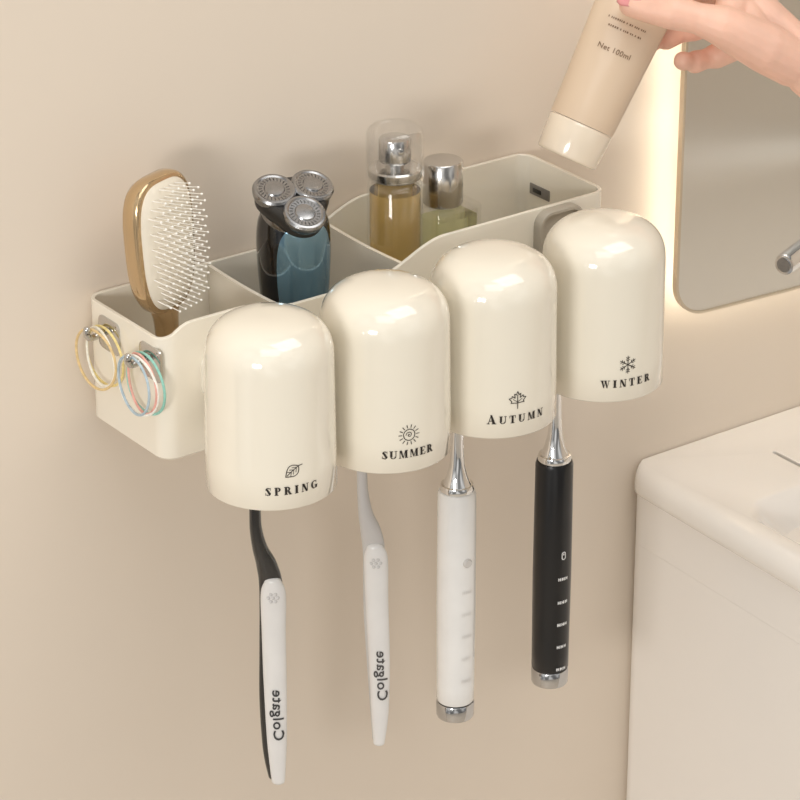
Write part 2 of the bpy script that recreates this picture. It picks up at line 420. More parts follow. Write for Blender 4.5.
# ------------------------------------------------------------------ cups
HC = .1065; ZS = .0785
def cup_r(z): return .0384-.0010*z/ZS
def icon(kind, k):
    w = .085
    P = []
    if kind == 'leaf':
        rot = rad(38)
        f = lambda q: (q[0]*math.cos(rot)-q[1]*math.sin(rot)-.02, q[0]*math.sin(rot)+q[1]*math.cos(rot))
        o = []
        for i in range(17):
            t = i/16; o.append((-.75+t*1.7, .62*math.sin(math.pi*t**.8)))
        for i in range(15, 0, -1):
            t = i/16; o.append((-.75+t*1.7, -.62*math.sin(math.pi*t**.8)))
        o = [(-x, y) for x, y in o]
        P += stroke([f(q) for q in o], w, True)
        P += stroke([f(q) for q in [(-.75, 0), (0, .03), (.75, 0), (1.15, -.2)]], w)
        for t in (-.35, .0, .35): P += stroke([f((t+.15, 0)), f((t-.2, .34))], w*.75)+stroke([f((t+.15, 0)), f((t-.2, -.34))], w*.75)
    if kind == 'sun':
        P += stroke([(.62*math.cos(rad(a)), .62*math.sin(rad(a))) for a in range(0, 360, 15)], w, True)
        P += stroke([(.36*(a/540)*math.cos(rad(a)), .36*(a/540)*math.sin(rad(a))) for a in range(0, 541, 30)], w*.9)
        for i in range(14):
            a = rad(360/14*i); l = 1.12
            P += stroke([(.80*math.cos(a), .80*math.sin(a)), (l*math.cos(a), l*math.sin(a))], w)
    if kind == 'maple':
        h = [(0, 1), (.16, .62), (.36, .74), (.29, .28), (.62, .52), (.64, .32), (.95, .26), (.66, -.08), (.74, -.26), (.12, -.3), (0, -.3)]
        P += stroke(h+[(-x, y) for x, y in h[::-1]], w)
        P += stroke([(0, .6), (0, -.95)], w)
        P += stroke([(0, -.2), (.5, .15)], w*.7)+stroke([(0, -.2), (-.5, .15)], w*.7)
    if kind == 'flake':
        for i in range(6):
            a = rad(60*i+30); d = (math.cos(a), math.sin(a))
            P += stroke([(0, 0), d], w)
            for t, l in ((.45, .26), (.7, .26)):
                for sgn in (1, -1):
                    b = a+sgn*rad(52)
                    P += stroke([(d[0]*t, d[1]*t), (d[0]*t+l*math.cos(b), d[1]*t+l*math.sin(b))], w*.85)
    return [[(x*k, y*k) for x, y in q] for q in P]
r0 = cup_r(ZS)
N_ = 2.65
def cup_profile(s):
    prof = [(.0359, .0006), (.0364, 0), (.0379, 0), (.0384, .0006)]
    prof += [(cup_r(z), z) for z in (.02, .04, .06, ZS)]
    for k in range(1, 33):
        a = rad(90*k/32); prof.append((r0*math.cos(a)**(2/N_) if k < 32 else 0, ZS+(HC-ZS)*math.sin(a)**(2/N_)))
    for k in range(32, 0, -1):
        a = rad(90*k/32); prof.append(((r0-.0025)*math.cos(a)**(2/N_) if k < 32 else 0, ZS-.001+(HC-.0015-ZS)*math.sin(a)**(2/N_)))
    prof += [(cup_r(.05)-.0025, .05), (.0359, .0006)]
    return [(r*s, z) for r, z in prof]
SEAS = [('SPRING', 'leaf', .0325, 1.0, 'ivory rinse cup printed SPRING under a leaf, nearest the hair ties'),
        ('SUMMER', 'sun', .0325, 1.0, 'ivory rinse cup printed SUMMER under a small sun'),
        ('AUTUMN', 'maple', .0375, 1.2, 'ivory rinse cup printed AUTUMN under a maple leaf'),
        ('WINTER', 'flake', .0340, 1.0, 'ivory rinse cup printed WINTER under a snowflake, nearest the mirror')]
for cx, s_c, (w, ic, wid, first, lab) in zip(CUPX, CUPS, SEAS):
    t = thing('rinse_cup', lab, 'cup', (cx, CUP_Y, 0), 'upside-down rinse cups on the holder front')
    bm = bmesh.new(); lathe(bm, cup_profile(s_c), zl(cx, CUP_Y), 96); part('cup_body', bm, mIvory, t, sharp=50)
    az = rad(-15)
    def wrap(u, v, z0):
        r = cup_r(z0+v)*s_c+.0004; a = az+u/r
        return V((cx+r*math.sin(a), CUP_Y-r*math.cos(a), z0+v))
    bm = bmesh.new(); put2d(bm, polys2vf(word(w, .0050, wid, first)), lambda u, v: wrap(u, v, .0098)); part('printed_word', bm, mInk, t, label='dark printed word '+w)
    bm = bmesh.new(); put2d(bm, polys2vf(icon(ic, .0057)), lambda u, v: wrap(u, v, .0243)); part('season_icon', bm, mInk, t)

# ------------------------------------------------------------------ manual toothbrushes
def manual(core, shell, mcore, mshell, text_py, ink, label, slot_x, sh_off, py_flat):
    P = lambda px, py: at(px, py, 1, YBR)
    bot = P(core[-1][0], core[-1][1])
    t = thing('manual_toothbrush', label, 'toothbrush', bot, 'manual toothbrushes')
    sc = 1/1670
    ctrl = [(P(x, y), w*sc, min(w*sc, .0042 if y < py_flat else .0026)) for x, y, w in core][::-1]
    ctrl += [(V((slot_x, YBR, -.012)), .0034, .003), (V((slot_x, YBR, .012)), .003, .003), (V((slot_x, YBR, .022)), .003, .0028)]
    bm = bmesh.new(); sweep(bm, frames(ctrl, 70), 18); part('neck_and_core', bm, mcore, t)
    bm = bmesh.new(); box(bm, slot_x-.0058, slot_x+.0058, YBR-.0022, YBR+.0026, .0105, .039, .002, 3); hd = part('head', bm, mcore, t)
    bm = bmesh.new()
    for i in range(4):
        for j in range(9):
            lathe(bm, [(0, 0), (.0009, 0), (.0009, .0060), (0, .0063)], frame_z((slot_x-.0036+.0024*i, YBR-.0018, .014+.0027*j), (0, -1, 0)), 8)
    part('bristles', bm, mBristle, hd)
    dv = -fwd.copy(); dv.z = 0; dv.normalize()
    c2 = [(P(x, y)+dv*sh_off, w*sc, min(w*sc*.6, .0045)) for x, y, w in shell][::-1]
    fr = frames(c2, 60)
    bm = bmesh.new(); sweep(bm, fr, 32); s = part('handle_grip', bm, mshell, t)
    L = sum((b[0]-a[0]).length for a, b in zip(fr, fr[1:]))
    s0 = (P(shell[-1][0], text_py)-P(shell[-1][0], shell[-1][1])).length
    # the lettering stands reversed on the handle, as in the photograph
    bm = bmesh.new(); put2d(bm, text2d('Colgate', .0365, .014, 1.08), lambda u, v: on_sweep(fr, s0+u, v*.86+.0006, .0006)); part('printed_text', bm, ink, s)
    bm = bmesh.new()
    for i in range(7):
        a = 2*math.pi*i/6; q = (0, 0) if i == 6 else (.0028*math.cos(a), .0028*math.sin(a))
        pt = on_sweep(fr, L-.009+q[1], q[0], 0)
        lathe(bm, [(.0012, 0), (.001, .0004), (0, .0006)], frame_z(pt, -fwd), 12)
    part('raised_dots', bm, mPale, s)
manual([(255, 512, 6), (256, 530, 6.5), (260, 548, 8), (267, 566, 11), (271, 590, 12), (270, 650, 11), (270, 700, 11), (272, 750, 9.5), (275, 776, 7)],
       [(273, 579, 9), (273.5, 592, 13), (274, 630, 12.5), (275.5, 690, 12), (277, 740, 10.5), (278.5, 778, 7)],
       mBlack, mSatin, 708, mGreyInk, 'manual toothbrush with black neck and white grip under the SPRING cup', SL1, .0034, 585)
manual([(362, 476, 5.5), (363, 495, 6), (366, 515, 8), (371, 532, 11), (374, 555, 11.5), (374, 610, 11), (377, 680, 9.5), (378, 720, 7.5), (378, 738, 6)],
       [(375, 545, 9), (376, 557, 12.5), (377, 600, 12), (379.5, 660, 11.2), (380, 710, 9.2), (379, 740, 6)],
       mPale, mSatin, 670, mMidInk, 'all pale manual toothbrush with grey neck under the SUMMER cup', SL2, .0034, 550)

# ------------------------------------------------------------------ electric toothbrushes
def electric(pt, pb, mh, mn, ink, label, rows, btn, icon_py, r=.0123):
    a = at(pt[0], pt[1], 1, YBR); zt = a.z; x = a.x; zb = at(pb[0], pb[1], 1, YBR).z
    t = thing('electric_toothbrush', label, 'electric toothbrush', (x, YBR, zb), 'electric toothbrushes')
    m = zl(x, YBR)
    hb_ = .0115
    bm = bmesh.new(); lathe(bm, [(0, zb+hb_+.001), (r-.0004, zb+hb_+.001), (r, zb+hb_+.0017), (r, zb+.024), (r+.0004, (zt+zb)/2), (r, zt-.003), (r-.0008, zt-.0005), (r-.002, zt), (0, zt)], m, 48); h = part('handle', bm, mh, t)
    bm = bmesh.new(); lathe(bm, [(0, zb+hb_-.0002), (r-.0010, zb+hb_-.0002), (r-.0010, zb+hb_+.0012), (0, zb+hb_+.0012)], m, 48); part('seam_ring', bm, mDarkMetal, h)
    bm = bmesh.new(); lathe(bm, [(0, zb), (r-.0014, zb), (r-.0004, zb+.0006), (r, zb+.0016), (r+.0001, zb+hb_-.0008), (r-.0005, zb+hb_), (0, zb+hb_)], m, 48); part('base_cap', bm, mBase, t, label='polished chrome base cap')
    bm = bmesh.new(); lathe(bm, [(0, zt-.0005), (r-.0016, zt-.0005), (r-.0012, zt+.0018), (r-.002, zt+.004), (r-.0025, zt+.0042), (0, zt+.0042)], m, 40); part('collar', bm, mChrome, t, label='chrome collar')
    bm = bmesh.new(); lathe(bm, [(0, zt+.004), (r-.0032, zt+.004), (.0066, zt+.010), (.0048, zt+.018), (.0040, zt+.030), (.0034, zt+.05), (.0032, .009), (.0030, .021), (0, .021)], m, 32); part('neck', bm, mn, t)
    bm = bmesh.new(); lathe(bm, [(0, .0095), (.0055, .0098), (.0058, .014), (.0042, .021), (0, .021)], m, 24)
    lathe(bm, [(0, -.004), (.0058, -.004), (.0062, -.001), (.0062, .001), (0, .0018)], frame_z((x, YBR, .026), (0, -1, 0)), 24); hd = part('head', bm, mWhite, t)
    bm = bmesh.new()
    for i in range(19):
        rr_ = 0 if i == 0 else (.0022 if i < 7 else .0044); an = i*2*math.pi/(6 if i < 7 else 12)
        lathe(bm, [(0, 0), (.0008, 0), (.0008, .0060), (0, .0063)], frame_z((x+rr_*math.cos(an), YBR-.001, .026+rr_*math.sin(an)), (0, -1, 0)), 6)
    part('bristles', bm, mBristle, hd)
    az = rad(-4)
    def wrap(u, v, z0, lift=.0007):
        q = r+lift; g = az+u/q; return V((x+q*math.sin(g), YBR-q*math.cos(g), z0+v))
    fy = YBR-r
    zof = lambda py: at(pt[0]+10, py, 1, fy).z
    if btn:
        z = zof(btn); bm = bmesh.new()
        lathe(bm, [(.0030, -.0005), (.0030, .0012), (.0024, .0020), (.0013, .0020), (0, .0017)], frame_z(wrap(0, 0, z, 0), (math.sin(az), -math.cos(az), 0)), 28); part('button', bm, mButton, h)
    if icon_py:
        z = zof(icon_py); bm = bmesh.new(); q = rr(-.0013, .0013, -.0026, .0026, .0012, 4)
        put2d(bm, polys2vf(stroke(q, .0006, True)+[rc(-.0004, .0004, .0004, .0018)]), lambda u, v: wrap(u, v, z)); part('power_icon', bm, ink, h)
    bm = bmesh.new()
    for k, py in enumerate(rows):
        z = zof(py); q = []; xx = -.0036; rr2 = random.Random(k+3)
        while xx < .0034:
            w_ = rr2.choice((.0006, .0009)); q.append(rc(xx, -.0011, xx+w_, .0011)); xx += w_+.0006
        for x_ in (-.0032, -.0004, .0018): q.append(rc(x_, -.0003, x_+.0016, .0003))
        put2d(bm, polys2vf(q), lambda u, v: wrap(u, v, z))
    part('mode_marks', bm, ink, h)
electric((457, 489), (454, 715), mWhite, mChrome, mFaintInk, 'white electric toothbrush with chrome base under the AUTUMN cup', (592, 614, 636, 658, 680), 563, None)
electric((554.5, 459), (549, 681), mMatteBlack, mChrome, mWhiteInk, 'black electric toothbrush with chrome neck under the WINTER cup', (578, 601, 623, 645, 667), None, 555)

# ------------------------------------------------------------------ hairbrush
hc = at(161, 242, 1, -.043)
eps = rad(20)
en = V((math.sin(eps), -math.cos(eps), .0)); ew = V((math.cos(eps), math.sin(eps), 0)); eh = V((-.04, 0.02, 1)).normalized()
def HB(u, h, d): return hc+ew*u+eh*h+en*d
hb = thing('hairbrush', 'bronze-gold paddle hairbrush with cream pad and white ball tipped bristles', 'hairbrush', (hc.x, hc.y, ZB+.0035))
HH = .0432
def egg(s, n=64, dh=0, ds=0):
    o = []
    for i in range(n):
        a = 2*math.pi*i/n; ca, sa = math.cos(a), math.sin(a)
        o.append(((s*.0268-ds)*math.copysign(abs(ca)**.60, ca)*(1+.08*sa), (s*HH-ds)*math.copysign(abs(sa)**.70, sa)+dh))
    return o
bm = bmesh.new()
loft(bm, [[HB(u, h, d) for u, h in egg(s)] for d, s in ((-.0095, .4), (-.009, .75), (-.0072, .93), (-.0036, .99), (0, 1.0), (.003, .995), (.0045, .975), (.005, .95))])
part('paddle', bm, mChampagne, hb)
hl = (hc.z-ZB-.0045)
bm = bmesh.new()
sweep(bm, frames([(HB(0, -hl+.007, -.001), .0085, .0065), (HB(0, -hl+.03, -.001), .0095, .0075), (HB(0, -.066, -.001), .0080, .0070), (HB(0, -.052, -.001), .0085, .0068), (HB(0, -.043, -.001), .0115, .0062), (HB(0, -.036, -.001), .016, .0058)], 36, ref=ew), 20)
part('handle', bm, mChampagne, hb)
bm = bmesh.new()
loft(bm, [[HB(u, h, d) for u, h in egg(1, ds=s)] for d, s in ((.004, .0032), (.0060, .0036), (.0078, .0060), (.0103, .0130), (.0112, .021))])
pad = part('pad', bm, mPad, hb)
bm = bmesh.new()
row = 0; h = -.0350
while h < .039:
    off = .0 if row % 2 == 0 else .0024
    for k in range(-6, 7):
        u = k*.0048+off
        e = abs(u/.0216)**3+abs(h/.0380)**3
        if e < 1:
            o_ = HB(u, h, .0078+.0025*(1-e))
            dirn = (en+ew*(u*8)+eh*(h*4)).normalized(); ln = .0105
            lathe(bm, [(0, 0), (.00036, 0), (.0003, ln-.0008), (.0007, ln-.0003), (.00080, ln+.0003), (.0005, ln+.0008), (0, ln+.0010)], frame_z(o_, dirn), 7)
    row += 1; h += .0048
part('bristles', bm, mBristle, pad)

# ------------------------------------------------------------------ shaver
sb = V((at(295, 300, 1, -.046).x, -.046, ZB+.0035))
nrm = (V((0, 0, 1))-V((fwd.x, fwd.y, 0)).normalized()*.44+right*.22).normalized()
hcn = at(297, 197, 1, -.053)
sv = thing('electric_shaver', 'black and grey teal electric shaver with three round steel heads', 'shaver', sb)
top = hcn-nrm*.014
ax = top-sb
fr = frames([(sb+V((0, 0, .002)), .0165, .015), (sb+ax*.12, .0178, .0165), (sb+ax*.4, .0198, .018), (sb+ax*.65, .0220, .0192), (sb+ax*.84, .0228, .0195), (sb+ax*.95, .0218, .0182), (sb+ax*1.0, .0200, .0165)], 50)
bm = bmesh.new(); sweep(bm, fr, 40, False); sbody = part('body', bm, mBlack, sv)
bm = bmesh.new(); rings = []
for i, f in enumerate(fr[10:46]):
    p, T_, S_, D_, a, b = f; e = math.sin(math.pi*min(1, max(0, (i+3)/40)))**.35
    rings.append([p+S_*(a+.0006)*math.cos(g)+D_*(b+.0006)*math.sin(g) for g in [rad(66+(k/16-.5)*98*e) for k in range(17)]])
loft(bm, rings, False, False, close=False); part('front_panel', bm, mTeal, sbody, label='grey teal metallic front panel')
bm = bmesh.new(); p, T_, S_, D_, a, b = fr[-1]
lathe(bm, [(0, -.002), (.0190, -.002), (.0195, 0), (.0190, .002), (0, .002)], frame_z(p, (nrm+T_).normalized()), 36); part('neck_ring', bm, mBrushed, sv)
uN = (right-nrm*right.dot(nrm)).normalized(); vN = nrm.cross(uN)
bm = bmesh.new(); rg = []
for d_, s_ in ((-.013, .80), (-.010, .96), (-.006, .98), (-.002, .94), (.0002, .84)):
    rg.append([hcn+nrm*d_+uN*(math.cos(g)*q)+vN*(math.sin(g)*q) for g, q in [(2*math.pi*k/60, s_*(.0225+.0030*math.cos(3*(2*math.pi*k/60-rad(170))))) for k in range(60)]])
loft(bm, rg); hm = part('head_mount', bm, mDarkMetal, sv)
for an in (170, 50, -70):
    ctr = hcn+uN*(.0142*math.cos(rad(an)))+vN*(.0142*math.sin(rad(an)))
    tn = (nrm+(ctr-hcn)*6).normalized()
    bm = bmesh.new(); lathe(bm, [(0, -.005), (.0118, -.005), (.0130, -.002), (.0133, .0006), (.0124, .0020), (.0110, .0022), (.0100, .0016), (.0064, .0015), (.0058, .0023), (.0044, .0025), (0, .0027)], frame_z(ctr, tn), 40)
    sh = part('shaving_head', bm, mBrushed, sv, sharp=25)
    bm = bmesh.new(); mt = frame_z(ctr, tn)
    for k in range(24):
        g = 2*math.pi*k/24
        p0 = [(.0072, g-.03), (.0094, g+.04), (.0094, g+.08), (.0072, g+.01)]
        bm.faces.new([bm.verts.new(mt @ V((q*math.cos(w), q*math.sin(w), .0019))) for q, w in p0])
    part('cutter_slots', bm, mDarkMetal, sh)

# ------------------------------------------------------------------ spray bottle
zt = at(395, 121, 1, -.047).z-.003
z0 = ZB+.0035
zs = at(395, 178, 1, -.047).z
sp = thing('spray_bottle', 'slim amber spray bottle with silver pump under a clear domed cap', 'bottle', (bx_, by_, z0))
m = zl(bx_, by_)
bm = bmesh.new(); lathe(bm, [(0, z0), (rb-.002, z0), (rb, z0+.002), (rb, zs-.005), (rb-.0012, zs-.002), (rb-.004, zs-.0004), (.0095, zs+.001), (.0095, zs+.006), (.0080, zs+.006), (.0080, zs-.001), (rb-.006, zs-.002), (rb-.0025, zs-.004), (rb-.0014, zs-.006), (rb-.0014, z0+.004), (0, z0+.004)], m, 48); gl = part('glass_body', bm, mGlass, sp)
bm = bmesh.new(); lathe(bm, [(0, z0+.0044), (rb-.002, z0+.0044), (rb-.0016, z0+.006), (rb-.0016, zs-.0075), (0, zs-.0075)], m, 48); part('liquid', bm, mAmber, gl, label='amber liquid')
bm = bmesh.new(); lathe(bm, [(0, zs+.001), (.0160, zs+.001), (.0166, zs+.002), (.0166, zs+.0065), (.0156, zs+.0075), (0, zs+.0075)], m, 48); part('collar', bm, mSilver, sp, label='pale silver collar')
bm = bmesh.new(); lathe(bm, [(0, zs+.0075), (.006, zs+.0075), (.006, zs+.011), (.0095, zs+.0115), (.0100, zs+.013), (.0100, zs+.025), (.0092, zs+.0265), (0, zs+.027)], m, 32)
lathe(bm, [(0, 0), (.002, 0), (.002, .0120), (.0012, .0123), (0, .0123)], frame_z((bx_, by_, zs+.021), (-.3, -1, 0)), 12); part('pump', bm, mSilver, sp)
rcap = .0180
bm = bmesh.new(); lathe(bm, [(rcap-.0008, zs+.0015), (rcap, zs+.0015), (rcap, zt-.0055), (rcap-.0008, zt-.0026), (rcap-.0026, zt-.0006), (rcap-.0050, zt), (0, zt+.0003), (0, zt-.0005), (rcap-.0053, zt-.0008), (rcap-.0031, zt-.0013), (rcap-.0015, zt-.0030), (rcap-.0008, zt-.0058), (rcap-.0008, zs+.0015)], m, 56); part('clear_cap', bm, mClear, sp, label='clear domed cap')

# ------------------------------------------------------------------ perfume bottle
pc = at(449, 180, 1, -.044); px_, py_ = pc.x, -.044
cp = at(443, 160, 1, -.044)
zc1 = cp.z; zc0 = at(443, 201, 1, -.044).z; cpx = cp.x
pf = thing('perfume_bottle', 'square glass perfume bottle with pale lime liquid and tall silver cap', 'bottle', (px_, py_, z0))
bm = bmesh.new()
R1 = lambda i, r: rr(px_-.0178+i, px_+.0178-i, py_-.0130+i, py_+.0130-i, r, 5)
lv = lambda q, z: [V((x, y, z)) for x, y in q]
loft(bm, [lv(R1(.001, .003), z0), lv(R1(0, .004), z0+.001), lv(R1(0, .004), zc0-.004), lv(R1(.001, .003), zc0-.0025), lv(R1(.004, .003), zc0-.002)])
loft(bm, [lv(R1(.002, .003), z0+.006), lv(R1(.002, .003), zc0-.0055)])
gl = part('glass_body', bm, mGlass, pf)
bm = bmesh.new(); loft(bm, [lv(R1(.0024, .0026), z0+.0064), lv(R1(.0024, .0026), zc0-.010)]); part('liquid', bm, mLime, gl, label='pale lime liquid')
bm = bmesh.new(); lathe(bm, [(0, zc0-.0025), (.008, zc0-.0025), (.008, zc0+.001), (0, zc0+.001)], zl(cpx, py_), 32); part('collar', bm, mChrome, pf)
bm = bmesh.new(); lathe(bm, [(0, zc0-.001), (.0120, zc0-.001), (.0126, zc0), (.0126, zc1-.001), (.0118, zc1), (0, zc1)], zl(cpx, py_), 40); part('cap', bm, mSilver, pf, label='silver cylindrical cap')

# ------------------------------------------------------------------ tube in the hand
YT = -.085
A = at(566, 158, 1, YT); B = at(649, -25, 1, YT)
axd = (B-A).normalized()
tb = thing('cosmetic_tube', 'beige squeeze tube with pale cap held upside down above the holder', 'tube', A)
ct = [(A+axd*.0235, .0210, .0200), (A+axd*.034, .0215, .0196), (A+axd*.065, .0228, .0160), (A+axd*.095, .0242, .0105), (A+axd*.125, .0254, .0052), (A+axd*.145, .0260, .0016), (A+axd*.155, .0260, .0012)]
frT = frames(ct, 60)
bm = bmesh.new(); sweep(bm, frT, 48, False); tbody = part('tube_body', bm, mTube, tb)
bm = bmesh.new(); lathe(bm, [(0, 0), (.0182, 0), (.0192, .0005), (.0198, .0018), (.0208, .0210), (.0206, .0224), (.0200, .0230), (0, .0230)], frame_z(A, axd), 56); part('cap', bm, mTubeCap, tb, label='pale beige screw cap')
bm = bmesh.new(); sT = (at(607, 48, 1, YT)-frT[0][0]).dot(axd)
put2d(bm, text2d('Net 100ml', .0215, .004, 1.06), lambda u, v: on_sweep(frT, sT+v, u-.001, .0006))
for ln, (ds, wd) in enumerate(((.0135, .022), (.0185, .026))):
    xx = -wd/2; rr2 = random.Random(ln)
    q = []
    while xx < wd/2:
        w_ = rr2.choice((.0006, .0009)); q.append(rc(xx, -.0006, xx+w_, .0006)); xx += w_+rr2.choice((.0006, .0006, .0014))
    put2d(bm, polys2vf(q), lambda u, v: on_sweep(frT, sT+ds+v, u))
part('printed_text', bm, mTubeInk, tbody)

# ------------------------------------------------------------------ hand
ZT = (at(630, -5, 1, YT)-CAM).dot(fwd)
def H(px, py, mm): return CAM+ray(px, py)*(ZT-mm/1000)
def capsule(bm, p1, r1, p2, r2, n=16):
    d = p2-p1; L = d.length
    if L < 1e-6: return
    pr = [(0, -r1)]+[(r1*math.cos(rad(a)), r1*math.sin(rad(a))) for a in (-60, -30, 0)]
    pr += [(r2*math.cos(rad(a)), L+r2*math.sin(rad(a))) for a in (0, 30, 60)]+[(0, L+r2)]
    lathe(bm, pr, frame_z(p1, d), n)
def chain(bm, pts):
    for (a, ra), (b, rb_) in zip(pts, pts[1:]): capsule(bm, a, ra, b, rb_)
W = H(816, 72, -2)
bm = bmesh.new()
FORE = [(W, .0190), (H(900, 112, -4), .0225), (H(1080, 194, -10), .033)]
chain(bm, FORE)
mcp = {'i': (H(710, -36, -6), .0122), 'm': (H(721, -9, -16), .0122), 'r': (H(737, 16, -22), .0112), 'p': (H(753, 42, -22), .0102)}
for k in mcp:
    capsule(bm, W, .0160, mcp[k][0], mcp[k][1])
    capsule(bm, H(772, 36, -6), .0160, mcp[k][0], mcp[k][1]*.97)
thumb = [(H(794, 64, 2), .0150), (H(766, 48, 11), .0160), (H(722, 26, 21), .0128), (H(697, 18, 22.5), .0097), (H(672, 12, 23.5), .0110), (H(651, 9, 22), .0091), (H(631, 5, 20), .0076)]
chain(bm, thumb)
capsule(bm, thumb[1][0], .011, mcp['i'][0], .0102); capsule(bm, thumb[2][0], .0085, H(740, -8, -4), .0125)
def fing(a, b, c, d):   # knuckles swell a little at each joint
    out = []
    for (p, r), (q, s) in ((a, b), (b, c), (c, d)):
        out += [(p, r), (p.lerp(q, .5), (r+s)/2*.82)]
    chain(bm, out+[d])
fing(mcp['i'], (H(659, -54, -20), .0096), (H(626, -32, -22), .0085), (H(610, -10, -20), .0072))
fing(mcp['m'], (H(677, -8, -36), .0098), (H(645, 6, -32), .0087), (H(625, 14, -26), .0074))
fing(mcp['r'], (H(692, 27, -40), .0094), (H(666, 37, -36), .0083), (H(650, 41, -30), .0070))
fing(mcp['p'], (H(716, 56, -37), .0083), (H(695, 62, -32), .0074), (H(683, 61, -25), .0062))
hand = part('person', bm, mSkin, loc=W, sharp=180)
tag(hand, 'person reaching in from the right, bare hand pinching the beige tube', 'person')
md = hand.modifiers.new('remesh', 'REMESH'); md.mode = 'VOXEL'; md.voxel_size = .0010; md.use_smooth_shade = True
sm = hand.modifiers.new('smooth', 'SMOOTH'); sm.iterations = 5; sm.factor = .5
# thumb nail
bm = bmesh.new()
n0, n1 = thumb[-1][0], thumb[-2][0]; ad = (n0-n1).normalized()
nd = (-fwd*.85+up*.5); nd = (nd-ad*nd.dot(ad)).normalized(); sd = ad.cross(nd)
rings = []
for i in range(9):
    t = i/8; s_ = -.0062+.0148*t
    wv = .0054*(1-.5*max(0, (t-.7)/.3)**2)*(1-.3*max(0, (.2-t)/.2))
    rings.append([n0+ad*s_+sd*(wv*(k/4-1))+nd*(.0084-.0022*t-.0024*(k/4-1)**2) for k in range(9)])
loft(bm, rings, False, False, close=False)
nl = part('thumbnail', bm, mNail, hand)
sd_ = nl.modifiers.new('thick', 'SOLIDIFY'); sd_.thickness = .0006

# ------------------------------------------------------------------ mirror
yM = -.024
ml = at(680, 200, 1, yM); mz = at(712, 309, 1, yM).z
al = rad(5); ex = V((math.cos(al), -math.sin(al), 0)); ey = V((math.sin(al), math.cos(al), 0))
mo = V((ml.x, yM, mz))
def MP(u, v, d): return mo+ex*u+ey*d+V((0, 0, v))
mr = thing('wall_mirror', 'rounded rectangular backlit wall mirror with thin champagne frame', 'mirror', mo)
def ringp(i0, i1, d0, d1, bm):
    o1 = rr(i0, .62-i0, i0, .72-i0, .025-i0*.6, 10); o2 = rr(i1, .62-i1, i1, .72-i1, .025-i1*.6, 10)
    R_ = [[MP(u, v, d0) for u, v in o1], [MP(u, v, d0) for u, v in o2], [MP(u, v, d1) for u, v in o2], [MP(u, v, d1) for u, v in o1]]
    loft(bm, R_+[R_[0]], False, False); bmesh.ops.remove_doubles(bm, verts=bm.verts, dist=1e-7)
bm = bmesh.new(); ringp(0, .0018, 0, .0048, bm); part('frame', bm, mGold, mr)
bm = bmesh.new(); q = rr(.0014, .6186, .0014, .7186, .024, 10); poly_prism(bm, q, lambda u, v: MP(u, v, .0010), lambda u, v: MP(u, v, .0044)); part('glass', bm, mMirror, mr)
bm = bmesh.new(); ringp(.004, .011, .0047, .0095, bm); part('light_strip', bm, mLed, mr, label='glowing warm white light strip behind the edge')

# ------------------------------------------------------------------ basin and cabinet
cw = at(626, 465, 1, -.001); zt_ = cw.z
e2 = at(800, 568, 2, zt_)
dl = (e2-cw); dl.z = 0; dl.normalize()
YFr = -.46
fl = cw+dl*((YFr-cw.y)/dl.y)
XR = cw.x+.75
def slab(i):
    r = .022-i
    P_ = [V((cw.x+i, -.001, 0)), V((XR-i, -.001, 0)), V((XR-i, YFr+i, 0)), V((fl.x+i, YFr+i, 0))]
    out = []
    for k in range(4):
        p, a, b = P_[k], (P_[k-1]-P_[k]).normalized(), (P_[(k+1) % 4]-P_[k]).normalized()
        rr_ = max(.003, r) if k != 1 else .002
        if k == 0: rr_ = max(.004, .018-i)
        s, e = p+a*rr_, p+b*rr_
        for j in range(7):
            t = j/6; out.append((s*(1-t)**2+p*2*t*(1-t)+e*t*t))
    return out
BL = at(771, 452, 2, zt_)
BW = at(732, 508, 2, zt_)
XB = XR-.06
slot = rr(BL.x, BL.x+.0042, BW.y+.010, BL.y, .0020, 5, 1, 3)
deep = rr(BW.x, XB, -.41, BW.y, .026, 10, 4, 4)
wb = thing('wash_basin', 'white ceramic washbasin top with rounded edge beneath the mirror', 'basin', (cw.x+.37, -.23, zt_-.085))
bm = bmesh.new()
lev = [(.0060, -.0200), (.0022, -.0196), (.0006, -.0180), (0, -.0150), (.0003, -.0110), (.0014, -.0070), (.0036, -.0036), (.0070, -.0012), (.0110, 0)]
vs = loft(bm, [[p+V((0, 0, zt_+dz)) for p in slab(i)] for i, dz in lev], True, False)
def sc(pts, ins, dz):
    xs = [p[0] for p in pts]; ys = [p[1] for p in pts]
    cx, cy = (min(xs)+max(xs))/2, (min(ys)+max(ys))/2; hx, hy = (max(xs)-min(xs))/2, (max(ys)-min(ys))/2
    return [V((cx+(x-cx)*(1-ins/hx), cy+(y-cy)*(1-ins/hy), zt_+dz)) for x, y in pts]
v1 = loft(bm, [sc(slot, 0, 0), sc(slot, .0003, -.0004), sc(slot, .0004, -.0080)], False, True)
v2 = loft(bm, [sc(deep, 0, 0), sc(deep, .0020, -.0008), sc(deep, .0060, -.0040), sc(deep, .014, -.014), sc(deep, .028, -.028), sc(deep, .050, -.038), sc(deep, .09, -.042)], False, True)
ed = []
for l_ in (vs[-1], v1[0], v2[0]):
    for a_, b_ in zip(l_, l_[1:]+l_[:1]): ed.append(bm.edges.get((a_, b_)))
bmesh.ops.triangle_fill(bm, use_beauty=True, use_dissolve=False, edges=ed)
part('basin_top', bm, mCeramic, wb, sharp=35)
bm = bmesh.new(); loft(bm, [sc(slot, .0006, -.0079), sc(slot, .0006, -.0030)]); part('slot_insert', bm, mSlot, wb, label='grey slot in the basin deck')
bm = bmesh.new(); loft(bm, [[p+V((0, 0, zt_-.060)) for p in slab(.0055)], [p+V((0, 0, zt_-.0197)) for p in slab(.0055)]], False, False)
part('apron', bm, mCabinet, wb)
